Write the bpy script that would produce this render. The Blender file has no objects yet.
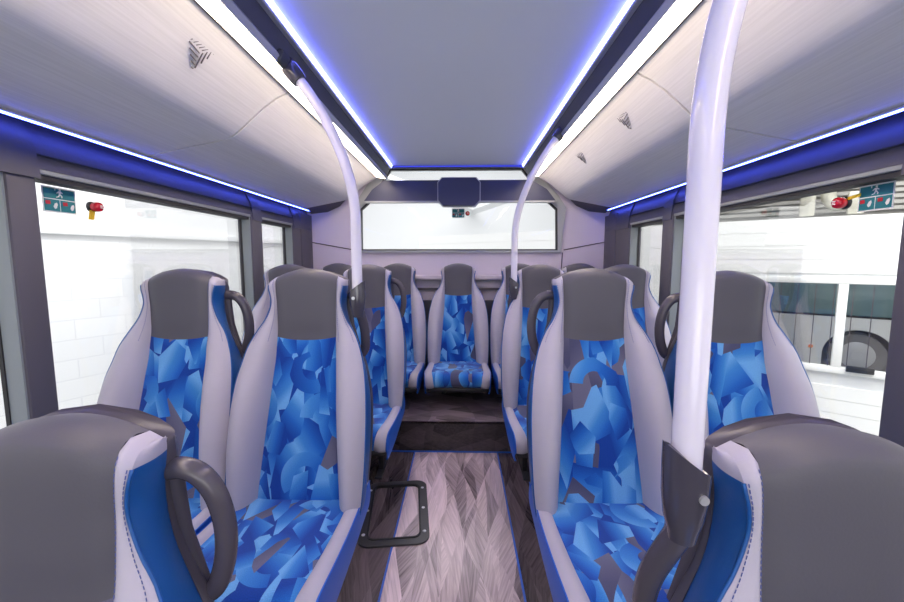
import bpy, bmesh, math, random
from mathutils import Vector, Matrix
random.seed(7)
PI = math.pi
scn = bpy.context.scene
COL = scn.collection

# ------------------------------------------------------------------ materials
def srgb(r, g, b):
    def c(v):
        v /= 255.0
        return v / 12.92 if v <= .04045 else ((v + .055) / 1.055) ** 2.4
    return (c(r), c(g), c(b), 1)

class NT:
    def __init__(s, name):
        s.m = bpy.data.materials.new(name); s.m.use_nodes = True
        s.t = s.m.node_tree; s.n = s.t.nodes; s.b = s.n['Principled BSDF']
    def node(s, typ, **kw):
        n = s.n.new(typ)
        for k, v in kw.items():
            if k.startswith('i_'):
                key = k[2:]
                n.inputs[int(key) if key.isdigit() else key].default_value = v
            else:
                setattr(n, k, v)
        return n
    def link(s, a, b): s.t.links.new(a, b)
    def math(s, op, a, b=None, c=None):
        n = s.node('ShaderNodeMath', operation=op)
        for i, v in enumerate((a, b, c)):
            if v is None: continue
            if isinstance(v, (int, float)): n.inputs[i].default_value = v
            else: s.link(v, n.inputs[i])
        return n.outputs[0]
    def vmath(s, op, a, b=None):
        n = s.node('ShaderNodeVectorMath', operation=op)
        for i, v in enumerate((a, b)):
            if v is None: continue
            if isinstance(v, (tuple, list)): n.inputs[i].default_value = v
            else: s.link(v, n.inputs[i])
        return n.outputs['Value'] if op in ('DOT_PRODUCT', 'LENGTH', 'DISTANCE') else n.outputs[0]
    def mix(s, f, a, b):
        n = s.node('ShaderNodeMix', data_type='RGBA')
        for i, v in ((0, f), (6, a), (7, b)):
            if isinstance(v, (int, float, tuple)): n.inputs[i].default_value = v
            else: s.link(v, n.inputs[i])
        return n.outputs[2]
    def ramp(s, f, stops, interp='LINEAR'):
        n = s.node('ShaderNodeValToRGB'); r = n.color_ramp; r.interpolation = interp
        while len(r.elements) < len(stops): r.elements.new(.5)
        for e, (p, c) in zip(r.elements, stops): e.position = p; e.color = c
        s.link(f, n.inputs[0]); return n.outputs[0]

def plain(name, rgb, rough=.5, metal=0, spec=.5, bump=0, bscale=200, var=0, coat=0):
    t = NT(name); b = t.b
    c = srgb(*rgb)
    b.inputs['Base Color'].default_value = c
    b.inputs['Roughness'].default_value = rough
    b.inputs['Metallic'].default_value = metal
    b.inputs['Specular IOR Level'].default_value = spec
    b.inputs['Coat Weight'].default_value = coat
    co = t.node('ShaderNodeTexCoord')
    if bump or var:
        nz = t.node('ShaderNodeTexNoise', i_Scale=bscale, i_Detail=3.0)
        t.link(co.outputs['Object'], nz.inputs['Vector'])
        if bump:
            bp = t.node('ShaderNodeBump', i_Strength=bump, i_Distance=.002)
            t.link(nz.outputs['Fac'], bp.inputs['Height']); t.link(bp.outputs[0], b.inputs['Normal'])
        if var:
            d = tuple(x * (1 - var) for x in c[:3]) + (1,)
            e = tuple(min(1, x * (1 + var)) for x in c[:3]) + (1,)
            t.link(t.mix(nz.outputs['Fac'], d, e), b.inputs['Base Color'])
    return t.m

def emit(name, rgb, strength):
    t = NT(name); t.n.remove(t.b)
    e = t.node('ShaderNodeEmission'); e.inputs[0].default_value = (*rgb, 1); e.inputs[1].default_value = strength
    t.link(e.outputs[0], t.n['Material Output'].inputs[0]); return t.m

def fabric():
    """blue patchwork moquette: overlapping shards and discs, each shaded across its own width (woven pattern)"""
    t = NT('patterned_moquette'); b = t.b
    uv = t.node('ShaderNodeUVMap', uv_map='UVMap').outputs[0]
    oi = t.node('ShaderNodeObjectInfo').outputs['Random']
    off = t.node('ShaderNodeCombineXYZ'); t.link(t.math('MULTIPLY', oi, 37.0), off.inputs[0]); t.link(t.math('MULTIPLY', oi, 91.0), off.inputs[1])
    base = t.vmath('ADD', uv, off.outputs[0])
    deep, mid, lite, pale = srgb(20, 62, 146), srgb(32, 98, 182), srgb(58, 128, 198), srgb(102, 162, 216)
    brown0, brown1 = srgb(74, 76, 104), srgb(102, 102, 124)
    def layer(scale, rot, stretch, rnd=1.0, seed=0.0):
        mp = t.node('ShaderNodeMapping'); mp.inputs['Rotation'].default_value = (0, 0, rot)
        mp.inputs['Scale'].default_value = (scale * stretch, scale, 1); mp.inputs['Location'].default_value = (seed, seed * .7, 0)
        t.link(base, mp.inputs['Vector'])
        vo = t.node('ShaderNodeTexVoronoi', voronoi_dimensions='2D', i_Scale=1.0, i_Randomness=rnd)
        t.link(mp.outputs[0], vo.inputs['Vector'])
        loc = t.vmath('SUBTRACT', mp.outputs[0], vo.outputs['Position'])
        sep = t.node('ShaderNodeSeparateColor'); t.link(vo.outputs['Color'], sep.inputs[0])
        ang = t.math('MULTIPLY', sep.outputs[0], 2 * PI)
        dr = t.node('ShaderNodeCombineXYZ'); t.link(t.math('COSINE', ang), dr.inputs[0]); t.link(t.math('SINE', ang), dr.inputs[1])
        g = t.math('ADD', t.vmath('DOT_PRODUCT', loc, dr.outputs[0]), .5)
        return loc, sep, g, vo
    stopsB = [(.12, deep), (.45, mid), (.75, lite), (1, pale)]
    stopsG = [(.2, brown0), (.9, brown1)]
    # base facets
    loc, sep, g, vo = layer(8.0, .5, 1.25)
    col = t.ramp(g, stopsB)
    isg = t.math('GREATER_THAN', sep.outputs[1], .89)
    col = t.mix(isg, col, t.ramp(g, stopsG))
    def half(sep_ch, loc, cut):
        an = t.math('MULTIPLY', sep_ch, 2 * PI)
        d2 = t.node('ShaderNodeCombineXYZ'); t.link(t.math('COSINE', an), d2.inputs[0]); t.link(t.math('SINE', an), d2.inputs[1])
        return t.math('GREATER_THAN', t.vmath('DOT_PRODUCT', loc, d2.outputs[0]), cut)
    def bands(sc, ro, st, sd, th):
        # long shards, each trimmed by half planes so points and straight edges appear
        nonlocal col
        loc, sep, g, vo = layer(sc, ro, st, 1.0, sd)
        m = t.math('GREATER_THAN', sep.outputs[2], th)
        m = t.math('MULTIPLY', m, half(sep.outputs[1], loc, -.16))
        cc = t.mix(t.math('GREATER_THAN', sep.outputs[1], .87), t.ramp(g, stopsB), t.ramp(g, stopsG))
        col = t.mix(m, col, cc)
    bands(6.6, 1.0, 2.0, 3.3, .52)
    bands(6.0, -.45, 2.3, 9.1, .56)
    # bent bands: ring sectors
    loc, sep, g, vo = layer(5.0, .2, 1.0, .85, 5.7)
    r = t.vmath('LENGTH', loc)
    m = t.math('MULTIPLY', t.math('LESS_THAN', r, .43), t.math('GREATER_THAN', r, .20))
    m = t.math('MULTIPLY', m, t.math('GREATER_THAN', sep.outputs[1], .45))
    m = t.math('MULTIPLY', m, half(sep.outputs[2], loc, -.02))
    col = t.mix(m, col, t.ramp(g, stopsB))
    bands(8.5, .15, 1.8, 15.3, .74)
    # weave speckle
    nz = t.node('ShaderNodeTexNoise', i_Scale=420.0, i_Detail=2.0); t.link(base, nz.inputs['Vector'])
    k = t.math('MULTIPLY_ADD', nz.outputs['Fac'], .7, .65)
    mul = t.node('ShaderNodeMix', data_type='RGBA', blend_type='MULTIPLY'); mul.inputs[0].default_value = 1
    t.link(col, mul.inputs[6]); t.link(k, mul.inputs[7])
    t.link(mul.outputs[2], b.inputs['Base Color'])
    b.inputs['Roughness'].default_value = .9; b.inputs['Specular IOR Level'].default_value = .15
    b.inputs['Sheen Weight'].default_value = .15
    bp = t.node('ShaderNodeBump', i_Strength=.25, i_Distance=.001); t.link(nz.outputs['Fac'], bp.inputs['Height']); t.link(bp.outputs[0], b.inputs['Normal'])
    return t.m

def facet_vinyl(name, dark, light, scale=(.105, .48), rough=.28, cross=False):
    """printed wood vinyl: long triangular facets, each with its own grain direction and tone"""
    t = NT(name); b = t.b
    co = t.node('ShaderNodeTexCoord').outputs['Object']
    def tri(w, h, seed, shear):
        # long triangles: two families of slanted lines and a row line, every cell with its own tone
        sp = t.node('ShaderNodeSeparateXYZ'); t.link(co, sp.inputs[0])
        X, Y = (sp.outputs[0], sp.outputs[1]) if not cross else (sp.outputs[0], t.math('ADD', sp.outputs[1], sp.outputs[2]))
        wob = t.node('ShaderNodeTexNoise', i_Scale=1.7, i_Detail=0.0); t.link(co, wob.inputs['Vector'])
        x_ = t.math('ADD', t.math('DIVIDE', X, w), t.math('MULTIPLY_ADD', wob.outputs['Fac'], .9, seed))
        y_ = t.math('ADD', t.math('DIVIDE', Y, h), seed * 1.7)
        A = t.math('ADD', x_, y_); B = t.math('SUBTRACT', t.math('MULTIPLY', x_, shear), y_)
        ca = t.node('ShaderNodeCombineXYZ'); t.link(t.math('FLOOR', A), ca.inputs[0]); t.link(t.math('FLOOR', B), ca.inputs[1]); t.link(t.math('FLOOR', x_), ca.inputs[2])
        wn_ = t.node('ShaderNodeTexWhiteNoise', noise_dimensions='3D'); t.link(ca.outputs[0], wn_.inputs['Vector'])
        sep = t.node('ShaderNodeSeparateColor'); t.link(wn_.outputs['Color'], sep.inputs[0])
        return sep, t.math('FRACT', A), t.math('FRACT', x_)
    s1, f1, g1 = tri(scale[0], scale[1], 3.3, .8)
    s2, f2, g2 = tri(scale[0] * 1.7, scale[1] * 1.5, 7.1, 1.2)
    rot = t.node('ShaderNodeVectorRotate', rotation_type='Z_AXIS'); t.link(co, rot.inputs['Vector'])
    t.link(t.math('MULTIPLY_ADD', s1.outputs[0], 1.1, -.55), rot.inputs['Angle'])
    gm = t.node('ShaderNodeMapping'); gm.inputs['Scale'].default_value = (5, 110, 110) if cross else (110, 5, 5); t.link(rot.outputs[0], gm.inputs['Vector'])
    nz = t.node('ShaderNodeTexNoise', i_Scale=1.0, i_Detail=4.0, i_Roughness=.6, i_Distortion=.5); t.link(gm.outputs[0], nz.inputs['Vector'])
    tone = t.math('ADD', t.math('MULTIPLY', s1.outputs[1], .42), t.math('MULTIPLY', s2.outputs[1], .30))
    tone = t.math('ADD', tone, t.math('MULTIPLY', f1, .14))
    tone = t.math('ADD', tone, t.math('MULTIPLY', t.math('SUBTRACT', nz.outputs['Fac'], .5), .75))
    col = t.ramp(tone, [(0.02, dark), (.75, light)])
    t.link(col, b.inputs['Base Color'])
    b.inputs['Roughness'].default_value = rough; b.inputs['Specular IOR Level'].default_value = .45
    return t.m

def grain_panel(name, rgb):
    t = NT(name); b = t.b
    co = t.node('ShaderNodeTexCoord').outputs['Object']
    gm = t.node('ShaderNodeMapping'); gm.inputs['Scale'].default_value = (70, 1.6, 70); t.link(co, gm.inputs['Vector'])
    nz = t.node('ShaderNodeTexNoise', i_Scale=2.2, i_Detail=4.0, i_Distortion=.3); t.link(gm.outputs[0], nz.inputs['Vector'])
    c = srgb(*rgb)
    t.link(t.ramp(nz.outputs['Fac'], [(.3, tuple(x * .90 for x in c[:3]) + (1,)), (.65, tuple(min(1, x * 1.02) for x in c[:3]) + (1,))]), b.inputs['Base Color'])
    b.inputs['Roughness'].default_value = .5; b.inputs['Specular IOR Level'].default_value = .3
    return t.m

def glass():
    t = NT('window_glass'); t.n.remove(t.b)
    tr = t.node('ShaderNodeBsdfTransparent'); tr.inputs[0].default_value = (.985, .985, .985, 1)
    gl = t.node('ShaderNodeBsdfGlossy'); gl.inputs['Roughness'].default_value = .02
    fr = t.node('ShaderNodeFresnel', i_IOR=1.3)
    mx = t.node('ShaderNodeMixShader')
    t.link(t.math('MULTIPLY', fr.outputs[0], .5), mx.inputs[0]); t.link(tr.outputs[0], mx.inputs[1]); t.link(gl.outputs[0], mx.inputs[2])
    t.link(mx.outputs[0], t.n['Material Output'].inputs[0]); return t.m

def block_wall():
    t = NT('painted_block_wall'); b = t.b
    co = t.node('ShaderNodeTexCoord').outputs['Object']
    mp = t.node('ShaderNodeMapping'); mp.inputs['Rotation'].default_value = (PI / 2, 0, 0)
    sp = t.node('ShaderNodeSeparateXYZ'); t.link(co, sp.inputs[0])
    cb = t.node('ShaderNodeCombineXYZ'); t.link(sp.outputs[0], cb.inputs[0]); t.link(sp.outputs[2], cb.inputs[1])
    br = t.node('ShaderNodeTexBrick', i_Scale=1.0); br.inputs['Brick Width'].default_value = .44; br.inputs['Row Height'].default_value = .2
    br.inputs['Mortar Size'].default_value = .006; br.inputs['Mortar Smooth'].default_value = .4
    br.inputs['Color1'].default_value = srgb(238, 239, 240); br.inputs['Color2'].default_value = srgb(242, 243, 243); br.inputs['Mortar'].default_value = srgb(228, 229, 231)
    t.link(cb.outputs[0], br.inputs['Vector']); t.link(br.outputs['Color'], b.inputs['Base Color'])
    bp = t.node('ShaderNodeBump', i_Strength=.2, i_Distance=.002, invert=True); t.link(br.outputs['Fac'], bp.inputs['Height']); t.link(bp.outputs[0], b.inputs['Normal'])
    b.inputs['Roughness'].default_value = .8
    return t.m

M = dict(
    fabric=fabric(),
    grey_leather=plain('pale_grey_leather', (172, 169, 182), .55, bump=.12, bscale=260, spec=.35),
    headrest=plain('charcoal_leather', (84, 83, 91), .48, bump=.10, bscale=240, spec=.4),
    navy=plain('navy_leather', (22, 82, 148), .42, bump=.10, bscale=120, spec=.4),
    blue_side=plain('blue_leather', (30, 92, 190), .45, bump=.08, bscale=200, spec=.4),
    shell=plain('charcoal_plastic', (74, 70, 78), .34, bump=.03, bscale=300),
    handle=plain('dark_handle_plastic', (78, 74, 82), .26, bump=.02, bscale=300),
    clamp=plain('glossy_dark_plastic', (66, 64, 74), .16, coat=.3),
    frame=plain('black_steel', (36, 36, 40), .45),
    thread=plain('blue_thread', (84, 96, 150), .7),
    pole=plain('white_enamel', (216, 213, 226), .18, coat=.4),
    chrome=plain('screw_steel', (206, 208, 212), .3, metal=.6),
    ceil=plain('ceiling_vinyl', (226, 231, 240), .48, bump=.03, bscale=500, spec=.3),
    cove=grain_panel('cove_wood_grain', (222, 220, 222)),
    seam=plain('dark_joint', (110, 106, 116), .6),
    slot=plain('speaker_slot', (92, 86, 92), .6),
    rail=plain('pale_aluminium', (186, 188, 200), .35, metal=.35),
    channel=plain('dark_channel', (62, 64, 74), .5),
    pillar=plain('pillar_grey', (80, 78, 88), .55, bump=.10, bscale=420, var=.06),
    header=plain('header_grey', (66, 66, 80), .5, bump=.06, bscale=420),
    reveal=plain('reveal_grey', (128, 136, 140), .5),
    gasket=plain('gasket_grey', (150, 154, 156), .4),
    rubber=plain('black_rubber', (34, 34, 38), .6),
    lilac=plain('lilac_grey_panel', (206, 198, 212), .5, bump=.04, bscale=300),
    rframe=plain('light_grey_frame', (160, 164, 168), .5),
    beam=plain('dark_blue_grey', (54, 58, 86), .5, bump=.05, bscale=400),
    glass=glass(),
    aisle=facet_vinyl('pale_facet_wood', srgb(76, 64, 70), srgb(222, 203, 210)),
    dark_wood=facet_vinyl('dark_facet_wood', srgb(30, 26, 28), srgb(112, 100, 106), rough=.25),
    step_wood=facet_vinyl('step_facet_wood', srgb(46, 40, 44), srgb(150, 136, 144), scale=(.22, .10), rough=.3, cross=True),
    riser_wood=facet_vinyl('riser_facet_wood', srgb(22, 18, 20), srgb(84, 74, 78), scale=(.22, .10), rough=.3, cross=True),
    blue_strip=plain('blue_strip', (28, 88, 190), .4),
    hatch=plain('hatch_rubber', (56, 56, 60), .4, bump=.15, bscale=90),
    teal=plain('sign_teal', (14, 122, 130), .4),
    white=plain('sign_white', (238, 240, 236), .5),
    red=plain('sign_red', (190, 22, 40), .35),
    knob=plain('red_plastic', (196, 22, 48), .22, coat=.3),
    yellow=plain('yellow_tag', (232, 190, 30), .5),
    black=plain('black_plastic', (28, 28, 30), .4),
    block=block_wall(),
    hallwhite=plain('white_paint', (240, 241, 242), .7, var=.01, bscale=3),
    hallgrey=plain('hall_roof_grey', (196, 200, 202), .7),
    hallfloor=plain('hall_floor', (176, 178, 178), .6, var=.05, bscale=5),
    door=plain('sectional_door_white', (238, 239, 236), .55),
    doorline=plain('door_groove', (222, 224, 224), .6),
    coach=plain('coach_silver', (200, 202, 202), .3, coat=.3),
    coachglass=plain('coach_dark_glass', (96, 120, 124), .15, var=.25, bscale=6),
    tyre=plain('tyre', (116, 114, 115), .7),
    hub=plain('wheel_hub', (176, 176, 178), .4, metal=.2),
    orange=plain('orange_lens', (232, 120, 20), .3),
    duct=plain('galvanised', (176, 174, 160), .45, metal=.3),
    corr=plain('corrugated_grey', (146, 144, 138), .6),
    warm=emit('warm_diffuser', (1.0, .83, .66), 21.0),
    led=emit('blue_led', (.12, .14, 1.0), 18.0),
    led_side=emit('blue_led_side', (.07, .11, 1.0), 24.0),
    led_rear=emit('blue_led_rear', (.06, .08, .8), .9),
    lamp=emit('hall_lamp_tube', (1, .99, .96), 5.0),
)

# ------------------------------------------------------------------ mesh helpers
def link(name, verts, faces, mat, parent=None, smooth=True, uvs=None, sharp=None):
    me = bpy.data.meshes.new(name)
    me.from_pydata([tuple(v) for v in verts], [], faces)
    if uvs is not None:
        ul = me.uv_layers.new(name='UVMap')
        for lp in me.loops: ul.data[lp.index].uv = uvs[lp.vertex_index]
    me.materials.append(mat)
    bm = bmesh.new(); bm.from_mesh(me)
    if uvs is None: bmesh.ops.recalc_face_normals(bm, faces=bm.faces)
    bm.to_mesh(me); bm.free()
    for p in me.polygons: p.use_smooth = smooth
    if sharp: me.set_sharp_from_angle(angle=sharp)
    o = bpy.data.objects.new(name, me); COL.objects.link(o)
    if parent: o.parent = parent
    return o

class MB:
    def __init__(s): s.v = []; s.f = []
    def add(s, v, f):
        k = len(s.v); s.v += [Vector(p) for p in v]; s.f += [tuple(i + k for i in q) for q in f]; return s
    def box(s, c, d, rot=None, bevel=0.0):
        bm = bmesh.new(); bmesh.ops.create_cube(bm, size=1)
        for v in bm.verts: v.co = Vector((v.co.x * d[0], v.co.y * d[1], v.co.z * d[2]))
        if bevel: bmesh.ops.bevel(bm, geom=bm.edges[:], offset=bevel, segments=2, affect='EDGES', profile=.5)
        mt = Matrix.Translation(c) @ (rot.to_4x4() if rot else Matrix.Identity(4))
        bm.verts.ensure_lookup_table(); bm.verts.index_update()
        s.add([mt @ v.co for v in bm.verts], [[v.index for v in f.verts] for f in bm.faces]); bm.free(); return s
    def box2(s, a, b, bevel=0.0):
        return s.box([(p + q) / 2 for p, q in zip(a, b)], [abs(q - p) for p, q in zip(a, b)], None, bevel)
    def tube(s, pts, r, seg=14, cap=True, flat=1.0):
        pts = [Vector(p) for p in pts]; n = len(pts)
        rr = r if isinstance(r, (list, tuple)) else [r] * n
        up = None; vs = []; fs = []
        for i, p in enumerate(pts):
            d = (pts[min(i + 1, n - 1)] - pts[max(i - 1, 0)]).normalized()
            if up is None:
                up = Vector((0, 1, 0)) if abs(d.y) < .9 else Vector((1, 0, 0))
            u = (up - d * up.dot(d)).normalized(); up = u; w = d.cross(u)
            for k in range(seg):
                a = 2 * PI * k / seg
                vs.append(p + (u * math.cos(a) * flat + w * math.sin(a)) * rr[i])
        for i in range(n - 1):
            for k in range(seg):
                fs.append((i * seg + k, i * seg + (k + 1) % seg, (i + 1) * seg + (k + 1) % seg, (i + 1) * seg + k))
        if cap: fs += [tuple(range(seg))[::-1], tuple((n - 1) * seg + k for k in range(seg))]
        return s.add(vs, fs)
    def loft(s, secs, cap=True):
        n = len(secs[0]); vs = [p for q in secs for p in q]; fs = []
        for i in range(len(secs) - 1):
            for k in range(n): fs.append((i * n + k, i * n + (k + 1) % n, (i + 1) * n + (k + 1) % n, (i + 1) * n + k))
        if cap: fs += [tuple(range(n))[::-1], tuple((len(secs) - 1) * n + k for k in range(n))]
        return s.add(vs, fs)
    def prism(s, poly, ext):
        """extrude polygon (3d points) by vector"""
        e = Vector(ext); n = len(poly); a = [Vector(p) for p in poly]
        return s.add(a + [p + e for p in a], [tuple(range(n))[::-1], tuple(range(n, 2 * n))] + [(k, (k + 1) % n, n + (k + 1) % n, n + k) for k in range(n)])
    def ring(s, outer, inner, ext):
        e = Vector(ext); n = len(outer)
        A = [Vector(p) for p in outer]; B = [Vector(p) for p in inner]
        v = A + B + [p + e for p in A] + [p + e for p in B]; f = []
        for k in range(n):
            j = (k + 1) % n
            f += [(k, j, n + j, n + k), (2 * n + k, 3 * n + k, 3 * n + j, 2 * n + j), (k, 2 * n + k, 2 * n + j, j), (n + k, n + j, 3 * n + j, 3 * n + k)]
        return s.add(v, f)
    def build(s, name, mat, parent=None, smooth=True, ang=35):
        return link(name, s.v, s.f, mat, parent, smooth, None, math.radians(ang))

def tag(o, label=None, cat=None, group=None, kind=None):
    if label: o['label'] = label
    if cat: o['category'] = cat
    if group: o['group'] = group
    if kind: o['kind'] = kind
    return o
def empty(name, loc=(0, 0, 0), rz=0):
    o = bpy.data.objects.new(name, None); COL.objects.link(o); o.location = loc; o.rotation_euler = (0, 0, rz)
    o.empty_display_size = .1; return o
def copy_tree(o, parent=None):
    c = o.copy(); COL.objects.link(c)
    if parent: c.parent = parent
    for ch in list(o.children): copy_tree(ch, c)
    return c
def structure(o, label=None, cat=None): return tag(o, label, cat, None, 'structure')

def cub(xs, ys, x):
    """monotone-ish cubic (catmull) interpolation"""
    n = len(xs)
    if x <= xs[0]: return ys[0]
    if x >= xs[-1]: return ys[-1]
    i = max(k for k in range(n - 1) if xs[k] <= x)
    h = xs[i + 1] - xs[i]; u = (x - xs[i]) / h
    def m(k):
        if k == 0: return (ys[1] - ys[0]) / (xs[1] - xs[0])
        if k == n - 1: return (ys[-1] - ys[-2]) / (xs[-1] - xs[-2])
        return (ys[k + 1] - ys[k - 1]) / (xs[k + 1] - xs[k - 1])
    a, b, c, d = ys[i], ys[i + 1], m(i) * h, m(i + 1) * h
    return (2 * u**3 - 3 * u**2 + 1) * a + (u**3 - 2 * u**2 + u) * c + (-2 * u**3 + 3 * u**2) * b + (u**3 - u**2) * d
def sstep(a, b, x):
    u = min(1, max(0, (x - a) / (b - a))); return u * u * (3 - 2 * u)

# ------------------------------------------------------------------ the seat
# s = row parameter (height), columns: z, y front, half width of insert, half width outer, bolster crest, rear y, bolster outer-edge depth
R = [  # s    z     yf     wi    wo    fb    yr
    (0.00, .310, -.142, .144, .212, .056, -.010),
    (0.10, .400, -.127, .142, .226, .076, -.020),
    (0.20, .500, -.106, .135, .233, .092, .004),
    (0.30, .600, -.084, .127, .235, .098, .026),
    (0.40, .700, -.060, .119, .233, .094, .046),
    (0.49, .790, -.037, .113, .225, .080, .062),
    (0.56, .850, -.020, .109, .213, .064, .072),
    (0.61, .900, -.011, .107, .199, .050, .079),
    (0.66, .950,  .000, .106, .175, .032, .078),
    (0.71, .995,  .002, .106, .146, .016, .077),
    (0.77, 1.045, .004, .107, .128, .008, .077),
    (0.84, 1.085, .004, .109, .128, .008, .077),
    (0.91, 1.120, .006, .111, .134, .010, .077),
    (0.95, 1.138, .013, .111, .135, .010, .077),
    (0.97, 1.147, .027, .110, .133, .008, .077),
    (0.985, 1.149, .048, .109, .130, .005, .077),
    (1.00, 1.142, .074, .108, .127, .000, .078),
]
WS = [.200, .210, .217, .219, .215, .198, .178, .153, .136, .128, .125, .127, .131, .132, .131, .129, .128]
S0 = [r[0] for r in R]
def wrear(s): return cub(S0, WS, s)
def row(s): return [cub(S0, [r[k] for r in R], s) for k in range(1, 7)]
SPLIT = .640
def arch(s, x):
    a = sstep(.72, .93, s)
    return a * (.026 - .046 * (x / .14) ** 2)
def pt_insert(s, u):            # u -1..1
    z, yf, wi, wo, fb, yr = row(s); x = wi * u
    pad = .011 * (1 - abs(u) ** 4) * (1 if s < .93 else max(0, 1 - (s - .93) / .07))
    return Vector((x, min(yf - pad, yr), z + arch(s, x)))
def pt_bolster(s, v, sd):       # v 0 inner .. 1 outer
    z, yf, wi, wo, fb, yr = row(s)
    prof = [(0, 0), (.10, .45), (.28, .86), (.5, 1.0), (.75, .90), (.92, .66), (1, .48)]
    d = cub([p[0] for p in prof], [p[1] for p in prof], v)
    x = wi + (wo - wi) * v
    return Vector((sd * x, min(yf - fb * d, yr), z + arch(s, x)))
def pt_gusset(s, w, sd):        # w 0 front .. 1 rear
    z, yf, wi, wo, fb, yr = row(s)
    y0 = min(yf - fb * .48, yr); y1 = yr
    x = wo + (wrear(s) - wo) * w + .006 * math.sin(PI * w)
    return Vector((sd * x, y0 + (y1 - y0) * w, z + arch(s, wo) - .004 * w))

def grid(fn, ss, us, flip=False, uvf=None):
    vs = []; uv = []
    for s in ss:
        for u in us:
            p = fn(s, u); vs.append(p); uv.append(uvf(p) if uvf else (0, 0))
    n = len(us); fs = []
    for i in range(len(ss) - 1):
        for k in range(n - 1):
            q = (i * n + k, i * n + k + 1, (i + 1) * n + k + 1, (i + 1) * n + k)
            fs.append(q[::-1] if flip else q)
    return vs, fs, uv
def lin(a, b, n): return [a + (b - a) * i / (n - 1) for i in range(n)]

def dashes(path, off=Vector((0, -.0012, 0)), step=.0075, ln=.0048, r=.0009):
    mb = MB(); acc = 0.0
    L = [0]
    for a, b in zip(path, path[1:]): L.append(L[-1] + (b - a).length)
    def at(d):
        for i in range(len(path) - 1):
            if L[i + 1] >= d: return path[i].lerp(path[i + 1], (d - L[i]) / max(1e-9, L[i + 1] - L[i]))
        return path[-1]
    d = 0.0
    while d + ln < L[-1]:
        mb.tube([at(d) + off, at(d + ln) + off], r, 4); d += step
    return mb

CY = dict(y=[.000, -.11, -.22, -.33, -.45, -.52, -.563, -.586, -.593, -.583, -.553],
          z=[.371, .373, .376, .383, .395, .402, .398, .380, .352, .322, .303],
          wc=[.172, .175, .178, .178, .177, .174, .169, .164, .160, .156, .154],
          wo=[.215, .218, .221, .223, .224, .223, .220, .217, .215, .212, .210])
CT = lin(0, 1, 11)
def cushion_pt(t, u):
    y, z, wc, wo = [cub(CT, CY[k], t) for k in ('y', 'z', 'wc', 'wo')]
    return Vector((wc * u, y, z + .004 * (1 - u * u)))
def cushion_edge(t, v, sd):
    y, z, wc, wo = [cub(CT, CY[k], t) for k in ('y', 'z', 'wc', 'wo')]
    x = wc + (wo - wc) * v
    b = .012 * math.sin(PI * min(1, v * 1.02)) ** .7 if 0 < v < 1 else 0
    fy = sstep(.5, .75, t)
    return Vector((sd * x, y - b * fy, z + b * (1 - fy) - .003 * v))
def cushion_side(t, w, sd):
    y, z, wc, wo = [cub(CT, CY[k], t) for k in ('y', 'z', 'wc', 'wo')]
    zb = .268
    yb = max(y, -.565)
    p = Vector((sd * wo, y, z - .003)); q = Vector((sd * (wo - .004), yb, min(zb, z - .003)))
    r_ = p.lerp(q, w); r_.x += sd * .005 * math.sin(PI * w); return r_

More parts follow.
